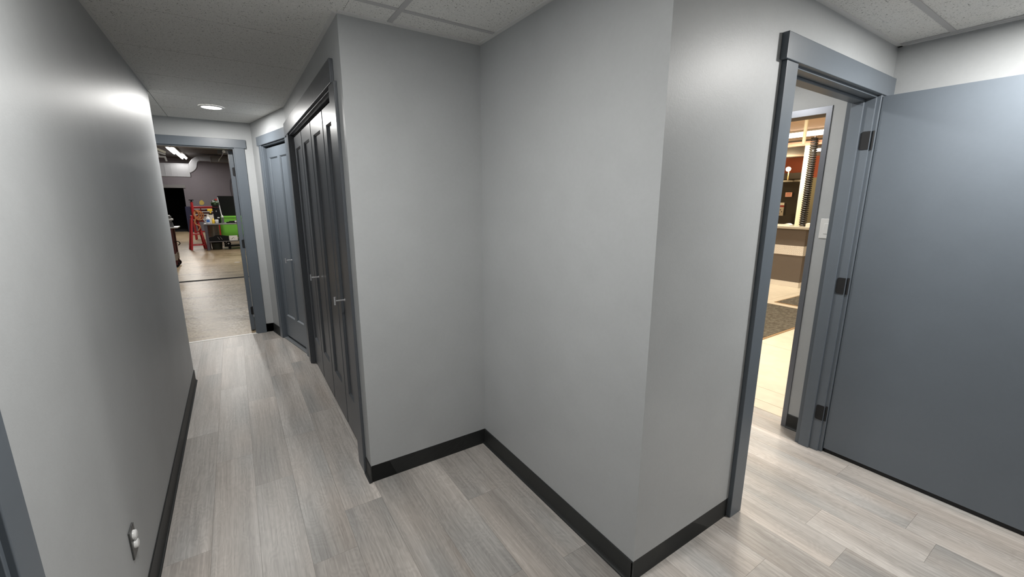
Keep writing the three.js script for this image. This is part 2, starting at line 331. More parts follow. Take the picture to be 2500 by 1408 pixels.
// --- door in the long wall next to the camera, closed
{
  const d = group('door_5', [XL, 0, -1.13], 0); d.rotation.y = Math.PI / 2; d.position.set(XL, 0, -0.2); // local +x -> -z, local +z -> +x
  struct(d, 'dark blue-grey door trim at the near end of the long wall', 'door');
  trim(d, 0, 0.93, 2.15, { cw: 0.092, depth: 0.145, ct: 0.016 });
  mesh('leaf', rb(0.014, 0.916, 0.012, 2.135, -0.1, -0.056), doorPaint, d);
  mesh('stop', rb(0.904, 0.918, 0, 2.138, -0.055, -0.02), doorPaint, d);
}

/* --------------------------------------------------------------- ceiling lamps */
function wafer(x, z, power, label) {
  const l = group('ceiling_lamp', [x, H, z]);
  mesh('rim', lathe([[0.078, 0.002], [0.078, -0.006], [0.09, -0.009], [0.098, -0.004], [0.098, 0.001]], 0, 0, 0, 40), whitePlastic, l);
  mesh('diffuser', lathe([[0, -0.0065], [0.078, -0.0065], [0.079, -0.002], [0, -0.002]], 0, 0, 0, 40), glow(1, 0.985, 0.96, 9), l);
  tag(l, label, 'lamp');
  areaLight(lin(1, 0.985, 0.955), power, 0.14, 0.14, x, H - 0.012, z, x, 0, z);
}
wafer(-0.06, -5.0, POWER.hall, 'glowing round flush lamp in the ceiling before the shop doorway');
wafer(0.05, -1.1, POWER.niche, 'round flush ceiling lamp between the long wall and the niche');
wafer(2.35, -1.75, POWER.passage, 'round flush ceiling lamp in the passage behind the office door');
wafer(2.62, -0.22, POWER.room, 'round flush ceiling lamp beside the open office door');

/* ------------------------------------------------------------ wall fittings */
{
  const o = group('power_outlet', [XL, 0.345, -1.905]); tag(o, 'dark wall outlet plate with two round white plugs on the long wall', 'outlet');
  mesh('plate', rb(0, 0.006, -0.0575, 0.0575, -0.036, 0.036, 0.003), std(lin(0.05, 0.052, 0.05), 0.35), o);
  for (const y of [-0.012, 0.026]) {
    const k = mesh('plug', [(() => { const g = lathe([[0, 0.012], [0.011, 0.012], [0.0165, 0.009], [0.0175, 0]], 0, 0, 0, 24); g.rotateZ(-Math.PI / 2); g.translate(0.006, y, 0); return g; })()], whitePlastic, o); lab(k, 'white round plug');
  }
}

/* ---------------------------------------------------- passage behind the door */
const XV = 3.17;
{
  struct(mesh('wall_passage', alongZ(wallWithDoors(-2.4, -1.1005, 2.6, [[-2.2, -1.24, 2.145]], 0.13), XV + 0.13), wallPaint), 'light grey passage wall with a switch and a steel-edged opening', 'wall');
  struct(mesh('wall_passage_back', bx(XR + 0.121, XV - 0.001, 0, H, -2.4, -2.3), wallPaint), 'grey wall at the back of the passage', 'wall');
  struct(mesh('ceiling_passage', bx(XR + 0.121, XV - 0.001, H, H + 0.06, -2.3, ZD - 0.131), tileMat), 'white ceiling of the passage', 'ceiling');
  struct(mesh('baseboard_passage', baseGeo(XV, -1.101, XV, -1.225), baseRubber), 'short charcoal base below the light switch', 'baseboard');
  const steel = std(lin(0.2, 0.21, 0.235), 0.35, 0.55), f = group('trim_1', [XV, 0, 0]); struct(f, 'mitred steel edging around the lobby opening', 'trim');
  // L-shaped edging, mitred at the corners
  const edge = (a, b, c, d) => { const g = new THREE.ExtrudeGeometry(new THREE.Shape([a, b, c, d].map((p) => new THREE.Vector2(...p))), { depth: 0.006, bevelEnabled: true, bevelThickness: 0.0015, bevelSize: 0.001, bevelSegments: 1 }); g.rotateY(-Math.PI / 2); return metric(g); };
  mesh('edging', edge([-1.255, 0], [-1.225, 0], [-1.225, 2.174], [-1.255, 2.133]), steel, f);
  mesh('edging', edge([-2.245, 0], [-2.215, 0], [-2.215, 2.133], [-2.245, 2.174]), steel, f);
  mesh('edging', edge([-2.245, 2.174], [-2.215, 2.133], [-1.255, 2.133], [-1.225, 2.174]), steel, f);
  mesh('lining', bx(0, 0.13, 0, 2.14, -1.247, -1.2405), steel, f); mesh('lining', bx(0, 0.13, 0, 2.14, -2.2, -2.193), steel, f);
  mesh('lining', bx(0, 0.13, 2.132, 2.1445, -2.193, -1.247), std(lin(0.22, 0.16, 0.11), 0.6, 0, { map: grainTex }), f);
  const s = group('light_switch', [XV, 1.424, -1.158]); tag(s, 'white wall switch plate beside the door jamb', 'switch');
  mesh('plate', rb(-0.006, 0, -0.063, 0.063, -0.04, 0.04, 0.003), whitePlastic, s); mesh('rocker', rb(-0.0095, -0.006, -0.033, 0.033, -0.017, 0.017, 0.0015), whitePlastic, s);
}

/* ------------------------------------------------------------------- lobby */
{
  const X0 = 3.3, X1 = 13.1, Z0 = -8, Z1 = 1.4, HL = 2.75;
  const lobbyFloorTex = dataTex(512, 512, (u, v) => { const n = 0.5 * vnoise(u * 6, v * 6, 6, 6, 61) + 0.5 * vnoise(u * 40, v * 40, 40, 40, 62), L = 222 + (n - 0.5) * 22; return [L + 6, L - 2, L - 20]; }, true, 2, 2);
  const lobbyFloor = std(lin(0.9, 0.88, 0.84), 0.35, 0, { map: lobbyFloorTex });
  const fl = group('floor_lobby'); struct(fl, 'pale cream tiled lobby floor', 'floor');
  mesh('bed', bx(X0 - 0.01, X1, -0.06, -0.0062, Z0, Z1), std(lin(0.4, 0.35, 0.28), 0.8), fl);
  const xs = [3.292, 3.44, 3.70]; while (xs[xs.length - 1] < X1) xs.push(xs[xs.length - 1] + 1.22);
  for (let i = 0; i + 1 < xs.length; i++) for (let z = Z0; z < Z1 - 0.01; z += 2.35) mesh('tile', bx(xs[i] + 0.002, Math.min(xs[i + 1], X1) - 0.002, -0.006, 0, z + 0.002, z + 2.348), lobbyFloor, fl);
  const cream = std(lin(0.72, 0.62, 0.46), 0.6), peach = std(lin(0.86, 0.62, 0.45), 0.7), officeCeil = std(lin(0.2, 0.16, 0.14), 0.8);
  struct(mesh('wall_lobby_near', bx(X0, X0 + 0.02, 0, HL, -1.08, Z1), cream), 'cream lobby wall behind the hallway', 'wall');
  struct(mesh('wall_lobby_side', bx(X0 - 0.2, X1, 0, HL, Z1, Z1 + 0.1), cream), 'cream side wall of the lobby', 'wall');
  struct(mesh('wall_lobby_far_side', bx(X0 - 0.2, X1, 0, HL, Z0 - 0.1, Z0), cream), 'cream opposite side wall of the lobby', 'wall');
  struct(mesh('wall_lobby_corner', bx(X0 - 0.13, X0, 0, HL, Z0, -2.4), cream), 'cream lobby wall beside the passage opening', 'wall');
  const cl = group('ceiling_lobby'); struct(cl, 'peach coloured lobby ceiling boards', 'ceiling');
  mesh('slab', bx(X0 - 0.1, X1 + 0.1, HL + 0.012, HL + 0.1, Z0, Z1), std(lin(0.3, 0.2, 0.12), 0.8), cl);
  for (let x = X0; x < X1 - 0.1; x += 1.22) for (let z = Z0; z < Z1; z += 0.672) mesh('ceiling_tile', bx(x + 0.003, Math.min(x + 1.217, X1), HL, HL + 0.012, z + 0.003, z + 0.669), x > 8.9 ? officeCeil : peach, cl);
  // mats
  const matTex = dataTex(256, 256, (u, v) => { const n = 0.5 * vnoise(u * 60, v * 90, 60, 90, 71) + 0.5 * vnoise(u * 12, v * 20, 12, 20, 72), L = 92 + (n - 0.5) * 70; return [L + 3, L - 2, L - 14]; }, true, 0.5, 0.5);
  const matM = std(lin(0.85, 0.85, 0.85), 0.95, 0, { map: matTex, bumpMap: matTex, bumpScale: 0.006 });
  for (const [a, b, c, e, t] of [[4.3, 6.95, -4.3, -2.31, 'grey ribbed floor mat in front of the lobby passage'], [7.12, 8.45, -3.175, -1.6, 'grey floor mat lying closer to the counter']]) {
    const m = group('floor_mat', [(a + b) / 2, 0, (c + e) / 2]); tag(m, t, 'mat');
    mesh('pile', rb(-(b - a) / 2 + 0.03, (b - a) / 2 - 0.03, 0.0005, 0.011, -(e - c) / 2 + 0.03, (e - c) / 2 - 0.03, 0.004), matM, m); mesh('border', rb(-(b - a) / 2, (b - a) / 2, 0.0002, 0.006, -(e - c) / 2, (e - c) / 2, 0.002), std(lin(0.3, 0.2, 0.1), 0.8), m);
  }
  // counter
  const ct = group('service_counter', [8.65, 0, -4.9]); tag(ct, 'taupe service counter with bands of bright tread plate', 'counter');
  const taupe = std(lin(0.15, 0.125, 0.105), 0.6, 0, { map: mottle }), zr = 1.42; // right end at z = -3.48
  mesh('body', bx(0.01, 0.62, 0.1, 1.085, -2.4, zr), taupe, ct);
  mesh('countertop', rb(-0.05, 0.72, 1.085, 1.13, -2.4, zr + 0.06, 0.006), std(lin(0.42, 0.38, 0.31), 0.35), ct);
  // tread plate: raised lozenges on a sheet
  const plate = std(lin(0.88, 0.85, 0.8), 0.3, 0.35);
  const tread = (y0, y1, name) => {
    const list = [bx(0.004, 0.01, y0, y1, -2.4, zr + 0.004)], lz = new THREE.OctahedronGeometry(1, 0); let r = 0;
    for (let y = y0 + 0.012; y < y1 - 0.006; y += 0.0165, r++) for (let z = -0.95 + (r % 2) * 0.0165; z < zr - 0.005; z += 0.033) { const g = lz.clone(); g.scale(0.003, 0.0045, 0.0145); g.rotateX((r % 2 ? 1 : -1) * 0.75); g.translate(0.004, y, z); list.push(g); }
    mesh(name, list, plate, ct);
    mesh(name, bx(0.004, 0.62, y0, y1, zr + 0.0005, zr + 0.005), plate, ct);
  };
  tread(0.6, 0.775, 'tread_plate'); tread(0.001, 0.098, 'kick_plate');
  // partition frame on the counter
  const pf = group('counter_screen', [8.9, 1.13, -3.73]); tag(pf, 'cream wooden frame with glass standing on the counter', 'screen');
  const creamPaint = std(lin(0.86, 0.78, 0.55), 0.45);
  mesh('post', rb(-0.045, 0.045, 0, 1.45, -0.045, 0.045), creamPaint, pf);
  mesh('header', rb(-0.05, 0.05, 1.45, 1.525, -3.3, 1.5), std(lin(0.78, 0.42, 0.26), 0.5), pf);
  mesh('pane', bx(-0.003, 0.003, 0.01, 1.45, -3.2, -0.0455), new THREE.MeshPhysicalMaterial({ color: 0xffffff, roughness: 0.02, transmission: 1, thickness: 0, ior: 1.45 }), pf);
  // coil
  {
    const pts = [], N = 700, turns = 40; for (let i = 0; i <= N; i++) { const t = i / N, a = t * turns * 6.2832; pts.push(new THREE.Vector3(0.05 * Math.cos(a), t * 1.55, 0.05 * Math.sin(a))); }
    const co = group('coiled_hose', [8.77, 1.145, -3.6]); tag(co, 'black coiled hose hanging straight down beside the cream post', 'hose');
    mesh('coil', new THREE.TubeGeometry(new THREE.CatmullRomCurve3(pts), 1100, 0.0125, 7), std(lin(0.02, 0.018, 0.016), 0.25), co);
    mesh('hook', cyl(0.008, 0.008, 0.08, 0, 1.58, 0, 10), chrome, co);
  }
  // things on the counter
  const pap = group('paper_pad', [8.78, 1.13, -3.9]); tag(pap, 'curled white paper pad lying on the counter', 'paper');
  mesh('sheets', (() => { const s = new THREE.Shape(); s.moveTo(-0.13, 0); s.lineTo(0.13, 0); s.quadraticCurveTo(0.0, 0.02, -0.08, 0.05); s.quadraticCurveTo(-0.14, 0.04, -0.13, 0); const g = new THREE.ExtrudeGeometry(s, { depth: 0.12, bevelEnabled: false }); g.rotateY(-Math.PI / 2); g.scale(1, 1, -1); g.computeVertexNormals(); return metric(g); })(), std(lin(0.8, 0.74, 0.64), 0.7, 0, { side: THREE.DoubleSide }), pap);
  const bxs = group('tissue_box', [8.8, 1.13, -3.49]); tag(bxs, 'pale small carton at the counter end', 'box');
  mesh('carton', rb(-0.06, 0.06, 0, 0.06, -0.05, 0.05), std(lin(0.7, 0.62, 0.5), 0.7), bxs); mesh('flap', rb(-0.03, 0.03, 0.06, 0.066, -0.04, 0.04, 0.002), whitePlastic, bxs);
  // hanging pipe
  const hp = group('hanging_pipe', [6, 2.28, -2.58]); tag(hp, 'cream open pipe hanging from the lobby ceiling', 'pipe');
  mesh('tube', lathe([[0.013, 0], [0.019, 0], [0.019, 0.468], [0.013, 0.468], [0.013, 0]], 0, 0, 0, 20), creamPaint, hp); mesh('flange', cyl(0.05, 0.05, 0.01, 0, 0.464, 0, 20), creamPaint, hp);
  // lights
  const lamp = (x0, x1, z0, z1, k, label, name = 'ceiling_light') => {
    const g = group(name, [(x0 + x1) / 2, HL, (z0 + z1) / 2]); tag(g, label, 'light'); const w = (x1 - x0) / 2, l = (z1 - z0) / 2;
    mesh('housing', rb(-w, w, -0.03, -0.001, -l, l), whitePlastic, g); mesh('diffuser', rb(-w + 0.02, w - 0.02, -0.07, -0.03, -l + 0.02, l - 0.02, 0.02), glow(1, 0.94, 0.84, 7), g);
    areaLight(lin(1, 0.91, 0.76), k, x1 - x0 - 0.04, z1 - z0 - 0.04, (x0 + x1) / 2, HL - 0.075, (z0 + z1) / 2, (x0 + x1) / 2, 0, (z0 + z1) / 2);
  };
  lamp(8.1, 8.45, -4.3, -3.05, POWER.lobby, 'glowing wrap light on the lobby ceiling before the counter');
  lamp(4.6, 4.95, -3.4, -2.15, POWER.lobby, 'wrap light on the lobby ceiling near the passage');
  lamp(6.2, 6.55, -1.2, 0.05, POWER.lobby, 'wrap light over the lobby seating side');
  lamp(10.9, 11.2, -4.55, -4.25, POWER.far, 'small square light behind the counter screen');
  // back office wall
  const back = group('wall_back'); struct(back, 'orange wall above dark windows at the back of the lobby', 'wall');
  const orange = std(lin(0.5, 0.11, 0.05), 0.7, 0, { map: mottle }), olive = std(lin(0.32, 0.28, 0.17), 0.7), dim = std(lin(0.13, 0.12, 0.1), 0.5);
  mesh('upper_wall', bx(X1 - 0.06, X1 + 0.1, 2.2, HL, Z0, Z1), orange, back);
  mesh('lower_wall', bx(X1 - 0.06, X1 + 0.1, 0, 2.2, -5.42, Z1), olive, back);
  mesh('ledge', rb(X1 - 0.16, X1 - 0.06, 2.18, 2.34, Z0, -5.42), dim, back); mesh('ledge', rb(X1 - 0.22, X1 - 0.06, 2.1, 2.15, Z0, -5.42), std(lin(0.4, 0.37, 0.3), 0.5), back);
  mesh('sill', rb(X1 - 0.16, X1 + 0.02, 0.85, 0.95, Z0, -5.42), dim, back); mesh('lower_wall', bx(X1 - 0.06, X1 + 0.1, 0, 0.85, Z0, -5.42), olive, back);
  for (const z of [-7.6, -6.5, -5.46]) mesh('mullion', rb(X1 - 0.1, X1 - 0.02, 0.95, 2.1, z - 0.03, z + 0.03), dim, back);
  mesh('window_glass', bx(X1 - 0.05, X1 - 0.04, 0.95, 2.1, Z0, -5.42), std(lin(0.012, 0.013, 0.012), 0.06), back);
  const signTex = (bg, bands) => { const c = document.createElement('canvas'); c.width = 128; c.height = 128; const x = c.getContext('2d'); x.fillStyle = bg; x.fillRect(0, 0, 128, 128); for (const [col, y, h, a, b] of bands) { x.fillStyle = col; x.fillRect(a, y, b - a, h); } const t = new THREE.CanvasTexture(c); t.colorSpace = THREE.SRGBColorSpace; return t; };
  const sign = (x, y, z, w, h, tx, label) => { const g = new THREE.BoxGeometry(0.006, h, w); const m = mesh('notice_sign', g, std(0xffffff, 0.6, 0, { map: tx }), scene); m.position.set(x, y, z); tag(m, label, 'sign'); };
  sign(12.98, 1.76, -5.78, 0.17, 0.12, signTex('#d9a08a', [['#a04038', 26, 14, 20, 108], ['#b06050', 60, 10, 14, 90], ['#b06050', 84, 10, 14, 100]]), 'pink notice with red lines in the dark back window');
  sign(12.98, 1.36, -5.93, 0.14, 0.36, signTex('#cfc2ac', [['#f4ecd8', 0, 24, 0, 128], ['#a83428', 26, 18, 0, 128], ['#3a3630', 66, 8, 40, 70], ['#3a3630', 82, 14, 76, 96], ['#3a3630', 104, 8, 20, 44]]), 'tall pale notice with a red band in the back window');
  const lampB = group('desk_lamp', [12.55, 2.3, -5.68]); tag(lampB, 'bright small spot lamp before the orange wall', 'lamp');
  mesh('bulb', new THREE.SphereGeometry(0.06, 16, 12).translate(0, 0.12, 0), glow(1, 0.85, 0.55, 9), lampB); mesh('arm', cyl(0.015, 0.015, 0.24, 0, -0.04, 0.02, 10), std(lin(0.5, 0.3, 0.12), 0.4), lampB); mesh('bracket', bx(0, 0.34, -0.17, -0.15, 0, 0.04), dim, lampB);
  const pl = new THREE.PointLight(lin(1, 0.8, 0.5), 3, 0, 2); pl.position.set(12.47, 2.42, -5.68); pl.castShadow = true; scene.add(pl);
}

/* -------------------------------------------------------------------- shop */
{
  const X0 = -7, X1 = 3.0, Z1 = ZE - 0.13, Z0 = -27.1, HS = 3.6;
  const fl = group('floor_shop'); struct(fl, 'stained beige concrete workshop floor in two slabs', 'floor');
  mesh('slab', bx(X0, X1, -0.1, 0, -10.33, ZE - 0.022), concrete, fl); mesh('slab', bx(X0, X1, -0.1, 0, Z0 - 4, -10.51), concrete, fl); lab(mesh('trench_drain', bx(X0, X1, -0.1, -0.0015, -10.5095, -10.3305), new THREE.MeshPhysicalMaterial({ color: lin(0.006, 0.006, 0.006), roughness: 0.8, specularIntensity: 0.2 }), fl), 'black drain strip across the concrete');
  struct(mesh('wall_shop_left', bx(X0 - 0.1, X0, 0, HS, Z0, Z1), shopWall), 'mauve grey left wall of the workshop', 'wall');
  struct(mesh('wall_shop_right', bx(X1, X1 + 0.1, 0, HS, Z0, Z1), shopWall), 'mauve grey right wall of the workshop', 'wall');
  struct(mesh('ceiling_shop', bx(X0, X1, HS, HS + 0.1, Z0, Z1), shopCeil), 'dark brown workshop ceiling', 'ceiling');
  struct(mesh('wall_shop_far', alongX(wallWithDoors(X0, X1, HS, [[-4.3, -1.95, 2.17]], 0.15), Z0 - 0.15), shopWall), 'mauve grey far wall of the workshop', 'wall');
  struct(mesh('trim_shop', rb(-4.42, -1.86, 2.17, 2.32, Z0, Z0 + 0.04), std(lin(0.13, 0.125, 0.125), 0.6)), 'pale lintel over the dark opening in the far wall', 'trim');
  const store = group('wall_store_room'); struct(store, 'unlit store room behind the far wall', 'wall');
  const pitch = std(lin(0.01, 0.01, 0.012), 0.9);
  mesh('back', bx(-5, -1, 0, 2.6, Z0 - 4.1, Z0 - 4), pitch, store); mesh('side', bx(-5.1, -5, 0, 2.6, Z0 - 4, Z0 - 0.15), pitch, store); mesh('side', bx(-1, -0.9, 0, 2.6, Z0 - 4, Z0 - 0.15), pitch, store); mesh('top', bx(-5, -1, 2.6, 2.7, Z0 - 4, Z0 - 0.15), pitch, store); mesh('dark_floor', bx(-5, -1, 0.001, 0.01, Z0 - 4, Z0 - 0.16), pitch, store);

  const galv = std(lin(0.19, 0.19, 0.2), 0.35, 0.5), redM = std(lin(0.42, 0.018, 0.022), 0.4), darkRed = std(lin(0.07, 0.009, 0.01), 0.5), black = new THREE.MeshPhysicalMaterial({ color: lin(0.007, 0.007, 0.0075), roughness: 0.65, specularIntensity: 0.3 }), green = std(lin(0.2, 0.58, 0.06), 0.5), steelM = std(lin(0.30, 0.29, 0.29), 0.4, 0.7), purple = std(lin(0.075, 0.065, 0.08), 0.5), yellow = std(lin(0.9, 0.6, 0.05), 0.45), white = std(lin(0.78, 0.78, 0.78), 0.5), orangeM = std(lin(0.5, 0.19, 0.07), 0.6), blue = std(lin(0.008, 0.008, 0.035), 0.6);

  // strip lights
  for (const [x, z, lb] of [[-1.74, -22.2, 'glowing strip light on the dark workshop ceiling on the doorway side of the duct'], [-1.66, -24.8, 'glowing strip light on the dark workshop ceiling right above the silver duct'], [-3.4, -9.6, 'strip light above the tool cart behind the doorway'], [-0.4, -14, 'strip light over the shop floor in front of the steel bench'], [1.8, -17.5, 'strip light above the steel bench side of the workshop']]) {
    const g = group('strip_light', [x, HS, z]); tag(g, lb, 'light');
    mesh('housing', rb(-0.14, 0.14, -0.06, -0.001, -1.22, 1.22), white, g);
    for (const s of [-0.07, 0.07]) mesh('tube', cyl(0.035, 0.035, 2.36, s, -0.085, 0, 12, 'z'), glow(1, 0.98, 0.94, 9), g);
    areaLight(lin(1, 0.97, 0.92), POWER.shop, 0.24, 2.36, x, HS - 0.13, z, x, 0, z);
  }
  // duct: straight ribbed run, swan neck, upper run
  {
    const d = group('air_duct', [0, 0, -24]); tag(d, 'silver ribbed air duct with a swan neck under the dark ceiling', 'duct');
    const ext = (pts, dz, dep) => { const g = new THREE.ExtrudeGeometry(new THREE.Shape(pts.map((p) => new THREE.Vector2(...p))), { depth: dep, bevelEnabled: true, bevelThickness: 0.008, bevelSize: 0.008, bevelSegments: 1 }); g.translate(0, 0, dz); return metric(g); };
    mesh('lower_run', bx(-5.6, -1.41, 2.61, 3.13, -0.5, 0), galv, d);
    for (let x = -2.9; x < -1.45; x += 0.21) mesh('rib', bx(x, x + 0.022, 2.602, 3.138, -0.505, 0.014), galv, d);
    mesh('flange', bx(-5.6, -1.41, 2.59, 2.615, -0.51, 0.025), galv, d); mesh('flange', bx(-5.6, -1.41, 3.125, 3.15, -0.51, 0.025), galv, d);
    mesh('swan_neck', ext([[-1.41, 3.13], [-1.37, 3.2], [-1.31, 3.29], [-1.25, 3.37], [-1.17, 3.43], [-1.1, 3.475], [-1.03, 3.5], [-1.01, 3.31], [-1.06, 3.28], [-1.1, 3.23], [-1.12, 3.14], [-1.15, 3.01], [-1.21, 2.92], [-1.28, 2.85], [-1.35, 2.8], [-1.43, 2.77]].reverse(), -0.45, 0.45), galv, d);
    mesh('upper_run', bx(-1.03, -0.59, 3.31, 3.51, -0.45, 0), galv, d); mesh('end_flange', bx(-0.62, -0.585, 3.29, 3.53, -0.47, 0.018), galv, d);
    mesh('dull_run', bx(-0.585, 2.0, 3.28, 3.5, -0.45, -0.01), std(lin(0.12, 0.115, 0.11), 0.6, 0.3), d);
    for (const x of [-4.5, -2.6, 0.8]) mesh('hanger', cyl(0.008, 0.008, x > 0 ? 0.1 : 0.46, x, x > 0 ? 3.55 : 3.36, -0.2, 8), steelM, d);
  }
  // unit heater
  {
    const h = group('unit_heater', [-0.02, 3.15, -18.2]); tag(h, 'dark unit heater with a pipe frame hanging near the ceiling', 'heater');
    mesh('case', rb(-0.2, 0.16, 0, 0.26, -0.3, 0), std(lin(0.035, 0.033, 0.032), 0.5), h); mesh('grille', [0, 1, 2, 3].map((i) => bx(-0.06, 0.15, 0.04 + i * 0.05, 0.055 + i * 0.05, 0, 0.012)), steelM, h);
    mesh('motor', cyl(0.05, 0.04, 0.06, -0.02, 0.08, 0.03, 14, 'z'), std(lin(0.5, 0.48, 0.45), 0.4), h); for (const x of [-0.15, 0.12]) mesh('hanger', cyl(0.008, 0.008, 0.2, x, 0.35, -0.1, 8), steelM, h); mesh('flex_pipe', tube([[-0.03, 0.07, 0.05], [-0.08, -0.05, 0.05], [-0.16, -0.16, 0.0], [-0.2, -0.22, -0.4]], 0.012, 20, 6), steelM, h);
  }
  // lifting bracket with a tube light at the left
  {
    const h = group('hanging_bracket', [-1.2, 2.35, -12]); tag(h, 'pale steel bracket hanging beside the duct end', 'bracket');
    mesh('shaft', rb(-0.3, -0.22, 0.05, 1.24, -0.05, 0.05), std(lin(0.2, 0.21, 0.23), 0.4), h); mesh('arm', [bar([-0.28, 0.16, 0], [0.1, 0.15, 0], 0.035), bar([0.1, 0.165, 0], [0.12, 0.06, 0], 0.03), bar([0.0, 0.16, 0], [-0.02, 0.25, 0], 0.03), bar([-0.03, 0.25, 0], [0.12, 0.2, 0], 0.03)], std(lin(0.55, 0.56, 0.56), 0.4), h);
    mesh('tube_cover', bar([-0.05, 0.33, 0.02], [0.13, 0.24, 0.02], 0.045), std(lin(0.8, 0.78, 0.66), 0.4), h);
  }
  // red screw-post stand
  {
    const s = group('jack_stand', [-1.085, 0, -17.15], 0.2); tag(s, 'tall red four-legged axle stand with a screw post', 'stand');
    const B = 0.2, T = 0.07, yt = 1.0;
    for (const [i, j] of [[-1, 1], [1, 1], [-1, -1], [1, -1]]) mesh('leg', bar([i * B, 0.005, j * B], [i * T, yt, j * T], 0.05), redM, s);
    for (const [y, n] of [[0.5, 'rung'], [0.155, 'rung']]) { const q = B + (T - B) * y / yt; for (const k of [-1, 1]) { mesh(n, bar([-q, y, k * q], [q, y, k * q], 0.03), redM, s); mesh(n, bar([k * q, y, -q], [k * q, y, q], 0.03), redM, s); } }
    mesh('collar', rb(-0.085, 0.085, 0.97, 1.1, -0.085, 0.085), redM, s); mesh('post', cyl(0.038, 0.036, 0.44, 0, 1.31, 0, 16), redM, s); mesh('screw', cyl(0.022, 0.022, 0.07, 0, 1.55, 0, 12), black, s); mesh('saddle', [rb(-0.06, 0.06, 1.575, 1.6, -0.04, 0.04), rb(-0.05, 0.05, 1.52, 1.532, -0.035, 0.035)], black, s);
    const hs = group('strap_coil', [-0.96, 0, -16.98]); tag(hs, 'orange brown strap looped over the red axle stand', 'strap');
    const ring = (x, y, r, q) => Array.from({ length: 16 }, (_, i) => { const a = i / 16 * 6.2832; return [x + r * Math.cos(a) * q, y + r * Math.sin(a) * 1.1, 0.03 * Math.sin(a * 2)]; });
    mesh('loop', tube(ring(0, 1.12, 0.12, 0.75), 0.022, 48, 8, true), orangeM, hs); mesh('loop', tube(ring(0.03, 1.1, 0.13, 0.9), 0.016, 48, 8, true), orangeM, hs); mesh('loop', tube(ring(-0.03, 1.14, 0.1, 0.6), 0.026, 48, 8, true), orangeM, hs);
    mesh('tail', tube([[-0.06, 1.05, 0.02], [-0.1, 0.85, 0.04], [0.02, 0.75, 0.04], [-0.04, 0.62, 0.02]], 0.022, 24, 6), orangeM, hs);
  }
  // red tool chest
  {
    const c = group('tool_chest', [-1.07, 0, -21.5]); tag(c, 'red tool chest with pale drawer pulls on a red stand behind the axle stand', 'tool chest');
    mesh('cabinet', rb(-0.33, 0.55, 0.72, 1.27, -0.25, 0.2, 0.01), redM, c); mesh('lid', rb(-0.34, 0.56, 1.27, 1.33, -0.26, 0.21, 0.01), redM, c);
    for (let r = 0; r < 5; r++) for (const [a, b] of [[-0.31, -0.02], [0.0, 0.53]]) { const y = 0.735 + r * 0.105, dr = mesh('drawer', rb(a, b, y, y + 0.098, 0.2, 0.212), darkRed, c); mesh('pull', rb(a + 0.01, b - 0.01, y + 0.055, y + 0.09, 0.212, 0.228, 0.004), white, dr); }
    for (const x of [-0.3, 0.52]) for (const z of [-0.22, 0.17]) mesh('leg', rb(x - 0.03, x + 0.03, 0.002, 0.72, z - 0.03, z + 0.03, 0.004), redM, c);
    mesh('stand_rail', rb(-0.27, 0.49, 0.3, 0.35, 0.15, 0.19), redM, c);
  }
  // steel bench
  {
    const b = group('work_bench', [0, 0, -16.95]); tag(b, 'steel work bench with dark legs and a lower shelf', 'bench');
    mesh('top', rb(-0.83, 0.75, 0.81, 0.85, -0.42, 0.4, 0.004), steelM, b);
    for (const x of [-0.78, 0.7]) for (const z of [0.34, -0.36]) mesh('leg', rb(x - 0.04, x + 0.04, 0, 0.81, z - 0.04, z + 0.04, 0.005), purple, b);
    mesh('shelf', rb(-0.82, 0.74, 0.255, 0.285, -0.38, 0.37, 0.004), std(lin(0.12, 0.11, 0.11), 0.5, 0.3), b);
  }
  const BT = 0.85, SZ = -16.75;
  {
    const j = group('white_jug', [-0.7, BT, SZ]); tag(j, 'white jug with a blue label standing on the steel bench', 'jug');
    mesh('bottle', lathe([[0, 0], [0.062, 0], [0.066, 0.015], [0.066, 0.14], [0.05, 0.185], [0.022, 0.2], [0.02, 0.225], [0, 0.225]], 0, 0, 0, 24), white, j); mesh('cap', cyl(0.024, 0.024, 0.022, 0, 0.236, 0, 16), white, j);
    mesh('label', (() => { const g = new THREE.CylinderGeometry(0.0672, 0.0672, 0.09, 20, 1, true, -0.7, 1.4); g.translate(0, 0.085, 0); return g; })(), std(lin(0.06, 0.16, 0.45), 0.5, 0, { side: THREE.DoubleSide }), j); mesh('grip', tube([[-0.05, 0.17, 0], [-0.095, 0.17, 0], [-0.095, 0.08, 0], [-0.06, 0.06, 0]], 0.009, 16, 8), white, j);
    const y = group('yellow_bottle', [-0.565, BT, SZ + 0.02]); tag(y, 'yellow squeeze bottle on the bench beside the white jug', 'bottle');
    mesh('bottle', lathe([[0, 0], [0.036, 0], [0.038, 0.1], [0.02, 0.13], [0.008, 0.165], [0, 0.165]], 0, 0, 0, 20), yellow, y); mesh('nozzle', cyl(0.008, 0.004, 0.03, 0, 0.18, 0, 10), orangeM, y);
    const w = group('white_tub', [-0.475, BT, SZ + 0.03]); tag(w, 'small round white tub on the bench', 'tub');
    mesh('tub', lathe([[0, 0], [0.045, 0], [0.052, 0.08], [0.05, 0.1], [0, 0.1]], 0, 0, 0, 20), white, w); mesh('lid', lathe([[0.055, 0.098], [0.055, 0.112], [0.03, 0.122], [0, 0.122]], 0, 0, 0, 20), white, w);
    const s = group('spray_can', [-0.31, BT, SZ + 0.02]); tag(s, 'silver spray can with a white cap on the bench', 'can');
    mesh('can', lathe([[0, 0], [0.033, 0], [0.034, 0.004], [0.034, 0.175], [0.028, 0.19], [0, 0.19]], 0, 0, 0, 20), galv, s); mesh('cap', lathe([[0.03, 0.19], [0.03, 0.22], [0.012, 0.255], [0, 0.26]], 0, 0, 0, 20), white, s);
